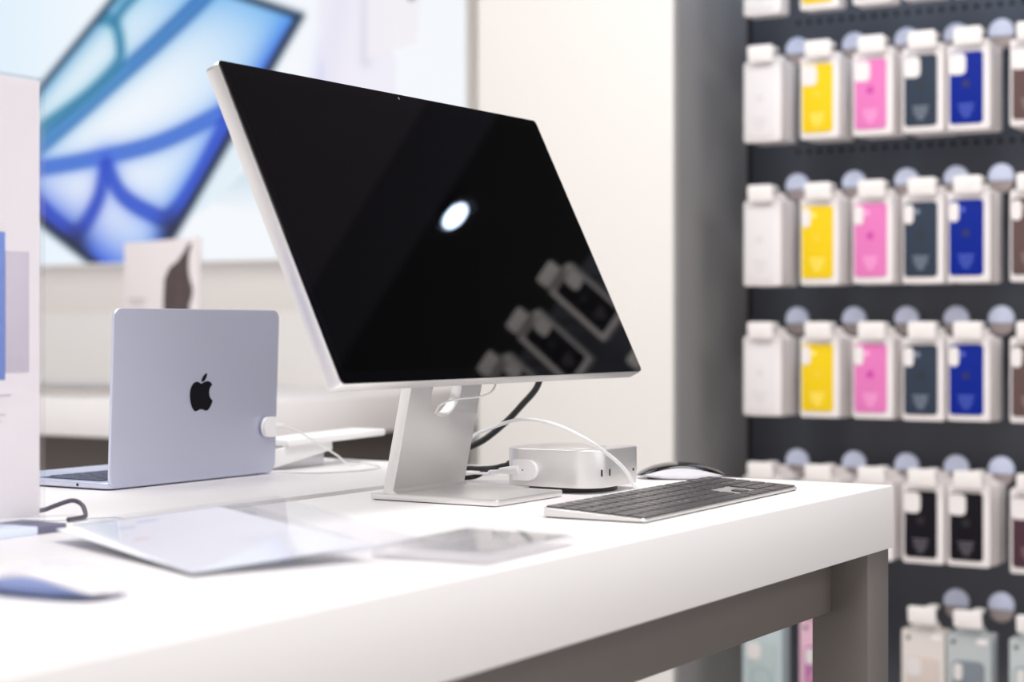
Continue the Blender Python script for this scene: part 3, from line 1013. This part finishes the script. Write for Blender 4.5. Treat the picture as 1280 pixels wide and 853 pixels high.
def case_parts(style, h):
    """Meshes for the coloured case seen in the window of the carton front (front is -x; +y is the left in the photo)."""
    k = ('case', style, h)
    if k in cart: return cart[k]
    cw, ch = (.069, h * .835) if style == 'square' else (.071, h * .835)
    if style == 'blank':
        cw, ch = .070, h * .86
    cy = .004
    case = prism('case', rrect(cw, ch, .008, 5, cy, h * .492), -.0030, .0005, .0012, 2, plane='YZ')
    if style == 'square':
        win = prism('camera_window', rrect(.036, .044, .011, 5, cy + cw / 2 - .0165, h * .492 + ch / 2 - .0245), -.0046, -.0026, .0008, 1, plane='YZ')
    elif style == 'pill':
        win = prism('camera_window', rrect(.0205, .041, .0100, 5, cy + cw / 2 - .0105, h * .492 + ch / 2 - .025), -.0046, -.0026, .0008, 1, plane='YZ')
    else:
        win = None
    bm = bmesh.new()
    if style == 'pill':
        a_ = circle(.0055, 14, cy + cw / 2 - .028, h * .492 + ch / 2 - .020)
        prism_bm(bm, a_, -.0034, -.0028, plane='YZ')
    ly = h * .492 - ch * .24
    for i, wd in enumerate((.034, .028, .030, .020, .014)):
        zc = ly - i * .0062
        prism_bm(bm, [(cy - wd / 2, zc), (cy + wd / 2, zc), (cy + wd / 2, zc + .0026), (cy - wd / 2, zc + .0026)], -.0033, -.0029, plane='YZ')
    txt = finish(bm, 'printed_text')
    em = flat_shape('fruit_mark', emblem_outlines(.020), .0006)
    em.transform(Matrix(((0, 0, 1, -.0032), (-1, 0, 0, cy), (0, 1, 0, h * .55), (0, 0, 0, 1))))
    cart[k] = (case, win, txt, em)
    return cart[k]


CASES = {'white': ((232, 228, 229), (214, 210, 211), (222, 217, 218)), 'yellow': ((240, 204, 24), (255, 234, 120), (240, 205, 40)), 'pink': ((229, 124, 188), (252, 176, 222), (205, 70, 165)),
         'slate': ((50, 61, 77), (138, 148, 164), (30, 38, 50)), 'blue': ((0, 34, 142), (84, 104, 200), (20, 30, 100)),
         'brown': ((100, 79, 78), (150, 130, 128), (74, 58, 58)), 'black': ((13, 10, 20), (112, 104, 116), (12, 10, 18)),
         'plum': ((78, 50, 60), (150, 120, 128), (60, 36, 46))}
cmats = {}
for nm, (c1, c2, c3) in CASES.items():
    cmats[nm] = (M('case_' + nm, c1, .6, spec=.2, vary=.01), M('case_text_' + nm, c2, .6, vary=0), M('case_mark_' + nm, c3, .5, vary=0))


def copy_as(me, mat):
    m2 = me.copy(); m2.materials.clear(); m2.materials.append(mat)
    return m2


ccache = {}
protos = {}


def kids(o): return list(o.children)


def dup(root, loc, rotz, label, group):
    r = root.copy(); COL.objects.link(r); r.location = loc; r.rotation_euler = (0, 0, rotz)
    r['label'] = label
    if group: r['group'] = group
    elif 'group' in r.keys(): del r['group']
    for ch in kids(root):
        c_ = ch.copy(); COL.objects.link(c_); c_.parent = r
        for g in kids(ch):
            d_ = g.copy(); COL.objects.link(d_); d_.parent = c_
    return r


def front_box(style, h, colour, loc, rotz, label, group):
    key = (style, h, colour)
    if key in protos:
        return dup(protos[key], loc, rotz, label, group)
    root = thing('phone_case_box', label, 'phone case', loc, rotz, group)
    obj('carton', carton_mesh(h), None, root)
    obj('hang_tab', tab_mesh(h), None, root)
    case, win, txt, em = case_parts(style, h)
    m1, m2, m3 = cmats[colour]
    cs_ = obj('case', copy_as(case, m1), None, root)
    cs_['label'] = {'white': 'plain white face'}.get(colour, colour + ' case face')
    if win is not None: obj('camera_window', copy_as(win, carton_m), None, cs_)
    obj('printed_text', copy_as(txt, m2), None, cs_)['kind'] = 'stuff'
    obj('fruit_mark', copy_as(em, m3), None, cs_)
    protos[key] = root
    return root


def back_box(h, loc, rotz, label, group):
    key = ('back', h)
    if key in protos:
        return dup(protos[key], loc, rotz, label, group)
    root = thing('phone_case_box', label, 'phone case', loc, rotz, group)
    obj('carton', carton_mesh(h), None, root)
    obj('hang_tab', tab_mesh(h), None, root)
    protos[key] = root
    return root


def half_disc(r, up, n=16):
    if up: return [(r * math.cos(a), r * math.sin(a)) for a in [R(-22) + R(224) * k / n for k in range(n + 1)]]
    return [(r * .93 * math.cos(a), -r * .32 + r * .93 * math.sin(a)) for a in [R(180) + R(180) * k / n for k in range(n + 1)]]


def hook(loc, label, group=None):
    if 'hook' in protos:
        r_ = dup(protos['hook'], loc, 0, label, group)
        for c_ in r_.children:
            if c_.name.startswith(('hook_cap', 'hook_base', 'cap_arm')): c_.location.z = .012 if loc[2] > 1.1 else 0
        return r_
    root = thing('peg_hook', label, 'hook', loc, 0, group)      # origin: where the rod leaves the board line, x = 0 at the box fronts
    bm = bmesh.new()
    tube_bm(bm, [(-.012, 0, -.002), (.05, 0, 0), (.20, 0, 0), (.28, 0, .001)], .0028, 8, 3)
    obj('rod', finish(bm, 'rod', 60), rod_m, root)
    me = prism('price_label', rrect(.059, .037, .006, 4), -.022, -.012, .003, 2, plane='YZ')
    me.transform(Matrix.Translation((0, 0, .0055)) @ Matrix.Rotation(R(-8), 4, 'Y'))
    pl_ = obj('price_label', me, label_m, root)
    me = tube('cap_arm', [(.125, -.028, .010), (.125, -.016, .002), (.125, 0, 0)], .0022, 6, 2)
    obj('cap_arm', me, rod_m, root)
    me = prism('label_arm', rrect(.020, .010, .003, 3, -.012, .016), -.013, .03, .001, 1, plane='YZ')
    obj('label_arm', me, label_m, root)
    me = prism('hook_cap', half_disc(.0275, True), .116, .130, .004, 3, plane='YZ')
    me.transform(Matrix.Translation((0, -.028, .016)))
    obj('hook_cap', me, lav_m, root)
    me = prism('hook_base', half_disc(.0275, False), .118, .134, .003, 2, plane='YZ')
    me.transform(Matrix.Translation((0, -.028, .014)))
    obj('hook_base', me, capb_m, root)
    protos['hook'] = root
    return root


colY = [1.585, 1.452, 1.333, 1.224, 1.128, .999]
extraY = [.79, .657, .523, .386, .255]
colors = ['white', 'yellow', 'pink', 'slate', 'blue', 'brown']
ordn = {1: 'at the cut-off top row', 2: 'in the second row', 3: 'in the third row', 4: 'in the fourth row'}
rowdef = {1: (1.826, .180, 'square'), 2: (1.5485, .176, 'square'), 3: (1.2352, .186, 'pill'), 4: (.9505, .173, 'pill')}
colname = {'white': 'plain white', 'yellow': 'yellow', 'pink': 'pink', 'slate': 'slate grey', 'blue': 'cobalt blue', 'brown': 'grey-brown', 'black': 'black', 'plum': 'plum brown'}


def stack(Y, zb, h, n, lab, grp):
    lab = lab.replace('cartons', 'carton')
    for k in range(1, n):
        back_box(h, (XF + k * .0238, Y + random.uniform(-.002, .001), zb + random.uniform(-.0015, .0015)), random.uniform(-.01, .01), ['second', 'third', 'fourth', 'fifth'][k - 1] + lab, grp)


for row, (zb, h, style) in rowdef.items():
    for i, (Y, colr) in enumerate(zip(colY, colors)):
        st = 'blank' if colr == 'white' else style
        where = ordn[row]
        front_box(st, h, colr, (XF, Y, zb + random.uniform(-.001, .001)), random.uniform(-.025, .025),
                  '%s phone case in white carton %s' % (colname[colr], where), None)
        if row > 1:
            stack(Y, zb, h, 4,  ' carton on its hook, behind the %s case %s' % (colname[colr], where), 'cartons behind the %s case %s' % (colname[colr], where))
        else:
            stack(Y, zb, h, 2,  ' carton on its hook, behind the %s case %s' % (colname[colr], where), 'cartons behind the %s case %s' % (colname[colr], where))
        hook((XF, Y - .004, zb + h + .0105), 'peg hook with price label above the %s case %s' % (colname[colr], where))
# fifth row: black cases, half hidden by the table
r5 = [('white', 'first'), ('white', 'second'), ('white', 'third'), ('black', ''), ('black', ''), ('plum', '')]
short5 = ['the white stack in row five beside the grey recess wall', 'the white stack in row five, second from the recess wall', 'the white stack in row five ending at the table corner',
          'the black case stack just right of the table corner', 'the black case stack second right of the table corner', 'the plum case stack in row five at the right edge']
lab5 = ['white case carton in the fifth row beside the recess wall, half behind the table', 'white case carton in the fifth row, second from the grey recess wall',
        'white case carton in the fifth row, just left of the table corner', 'black phone case in white carton just right of the table corner',
        'black phone case in white carton in the fifth row, second right of the table corner', 'plum brown phone case in the fifth row at the right edge']
for i, (Y, (colr, _)) in enumerate(zip(colY, r5)):
    z_, h_ = (.6535, .166) if i < 5 else (.6465, .172)
    front_box('blank' if colr == 'white' else 'square', h_, colr, (XF, Y, z_), random.uniform(-.02, .02), lab5[i], None)
    stack(Y, z_, h_, 5, ' carton of ' + short5[i], 'cartons behind hook %s of the fifth row' % ['one', 'two', 'three', 'four', 'five', 'six'][i])
    hook((XF, Y - .004, z_ + h_ + .0105), 'peg hook carrying ' + short5[i])
# to the right of the frame: what the monitor glass mirrors
for j, Y in enumerate(extraY):
    nth = ['first', 'second', 'third', 'fourth', 'fifth'][j]
    for row, colr, st in ((1, 'black', 'square'), (2, 'blue' if j % 2 else 'white', 'square')):
        zb, h, _ = rowdef[row]
        if row == 1 and j < 2: continue
        if row == 1: zb, h = 1.835, .190
        nth_row = nth + (' in top row' if row == 1 else ' in second row')
        front_box(st if colr != 'white' else 'blank', h, colr, (XF, Y, zb), random.uniform(-.03, .03), '%s phone case box mirrored in the monitor, %s out of frame' % (colname[colr], nth_row), 'case boxes mirrored in the monitor')
        hook((XF, Y - .004, zb + h + .0105), 'peg hook mirrored in the monitor, %s beyond the frame' % nth_row, 'hooks mirrored in the monitor')

# sixth row: clear packs with tinted cases
tints = [((150, 178, 184), 'teal', 'pale teal phone case in clear pack under the table rail', (176, 190, 190)), ((222, 140, 178), 'pink', 'pink phone case pack beside the table leg, under the table', (176, 110, 160)),
         ((190, 186, 184), 'grey', None, (170, 166, 164)), ((222, 208, 198), 'beige', 'beige phone case in clear pack just right of the table leg', (210, 196, 188)),
         ((150, 162, 166), 'blue_grey', 'blue-grey phone case in clear pack at the bottom right', (122, 130, 138)), ((160, 178, 178), 'pale_teal', 'pale teal phone case in clear pack at the bottom right corner', (140, 160, 165))]


def case_pack(Y, zt, tint, nm, label, tint2, sq):
    h = .215
    root = thing('phone_case_pack', label, 'phone case', (XF, Y, zt - h), random.uniform(-.02, .02))
    obj('clear_shell', prism('clear_shell', rrect(.092, h, .005, 3, 0, h / 2), 0, .022, .002, 1, plane='YZ'), M('pack_' + nm, tuple(int(v * .5 + 112) for v in tint), .25, vary=.01), root)
    cs_ = obj('case', prism('case', rrect(.066, .150, .012, 5, .0, .085), -.004, .001, .0015, 2, plane='YZ'), M('packcase_' + nm, tint2, .35, vary=.02), root)
    wy = .0175 if sq else .0225
    me = prism('camera_window', rrect(.032 if sq else .018, .036, .009, 4, wy - (.0 if sq else .002), .137), -.0056, -.003, .0006, 1, plane='YZ')
    obj('camera_window', me, M('packwin', (222, 218, 216), .4), cs_)
    # magnet ring
    bm = bmesh.new()
    n = 32
    for k in range(n):
        a0, a1 = 2 * PI * k / n, 2 * PI * (k + 1) / n
        q = []
        for (a_, r_) in ((a0, .026), (a1, .026), (a1, .021), (a0, .021)):
            q.append(bm.verts.new((-.0044, r_ * math.cos(a_), .078 + r_ * math.sin(a_))))
        bm.faces.new(q)
    bmesh.ops.remove_doubles(bm, verts=bm.verts, dist=1e-6)
    bmesh.ops.solidify(bm, geom=bm.faces, thickness=.0006)
    obj('magnet_ring', finish(bm, 'magnet_ring'), M('ring_' + nm, tuple(int(v * .72 + 50) for v in tint), .4), cs_)
    obj('header_mark', prism('header_mark', circle(.0045, 12, .031, h - .018), -.0012, .0005, plane='YZ'), M('header_dark', (84, 84, 90), .5), root)
    obj('header_label', prism('header_label', rrect(.022, .010, .002, 2, -.028, h - .014), -.0012, .0005, plane='YZ'), label_m, root)
    obj('hang_tab', prism('hang_tab', [(-.03, h - .002), (.03, h - .002), (.02, h + .016), (-.02, h + .016)], .009, .0105, plane='YZ'), M('packtab_' + nm, tuple(int(v * .5 + 112) for v in tint), .3), root)
    return root


for i, Y in enumerate(colY):
    tint, nm, lab, t2 = tints[i]
    if lab is None: continue
    case_pack(Y, .5155, tint, nm, lab, t2, i in (0, 3))
    if i != 1:
        case_pack(Y, .5155, tint, nm + '_rear', 'second pack behind the ' + lab.replace(' in clear pack', ''), t2, i in (0, 3)).location.x += .027
    hook((XF, Y - .004, .5155 + .030), 'peg hook above the ' + lab.replace(' in clear pack', ''))

# ------------------------------------------------------------------ round ceiling spotlight mirrored in the monitor
t = thing('ceiling_spotlight', 'small round ceiling spotlight mirrored in the monitor glass', 'lamp', (5.067, -.053, 3.20))
obj('ring', prism('ring', circle(.062, 32), -.024, 0, .002, 1), M('lamp_ring', (40, 40, 44), .4), t)
lm = M('lamp_disc', (205, 225, 255), .4, vary=0, emit=42)
obj('lamp_disc', prism('lamp_disc', circle(.047, 32), -.026, -.022), lm, t)
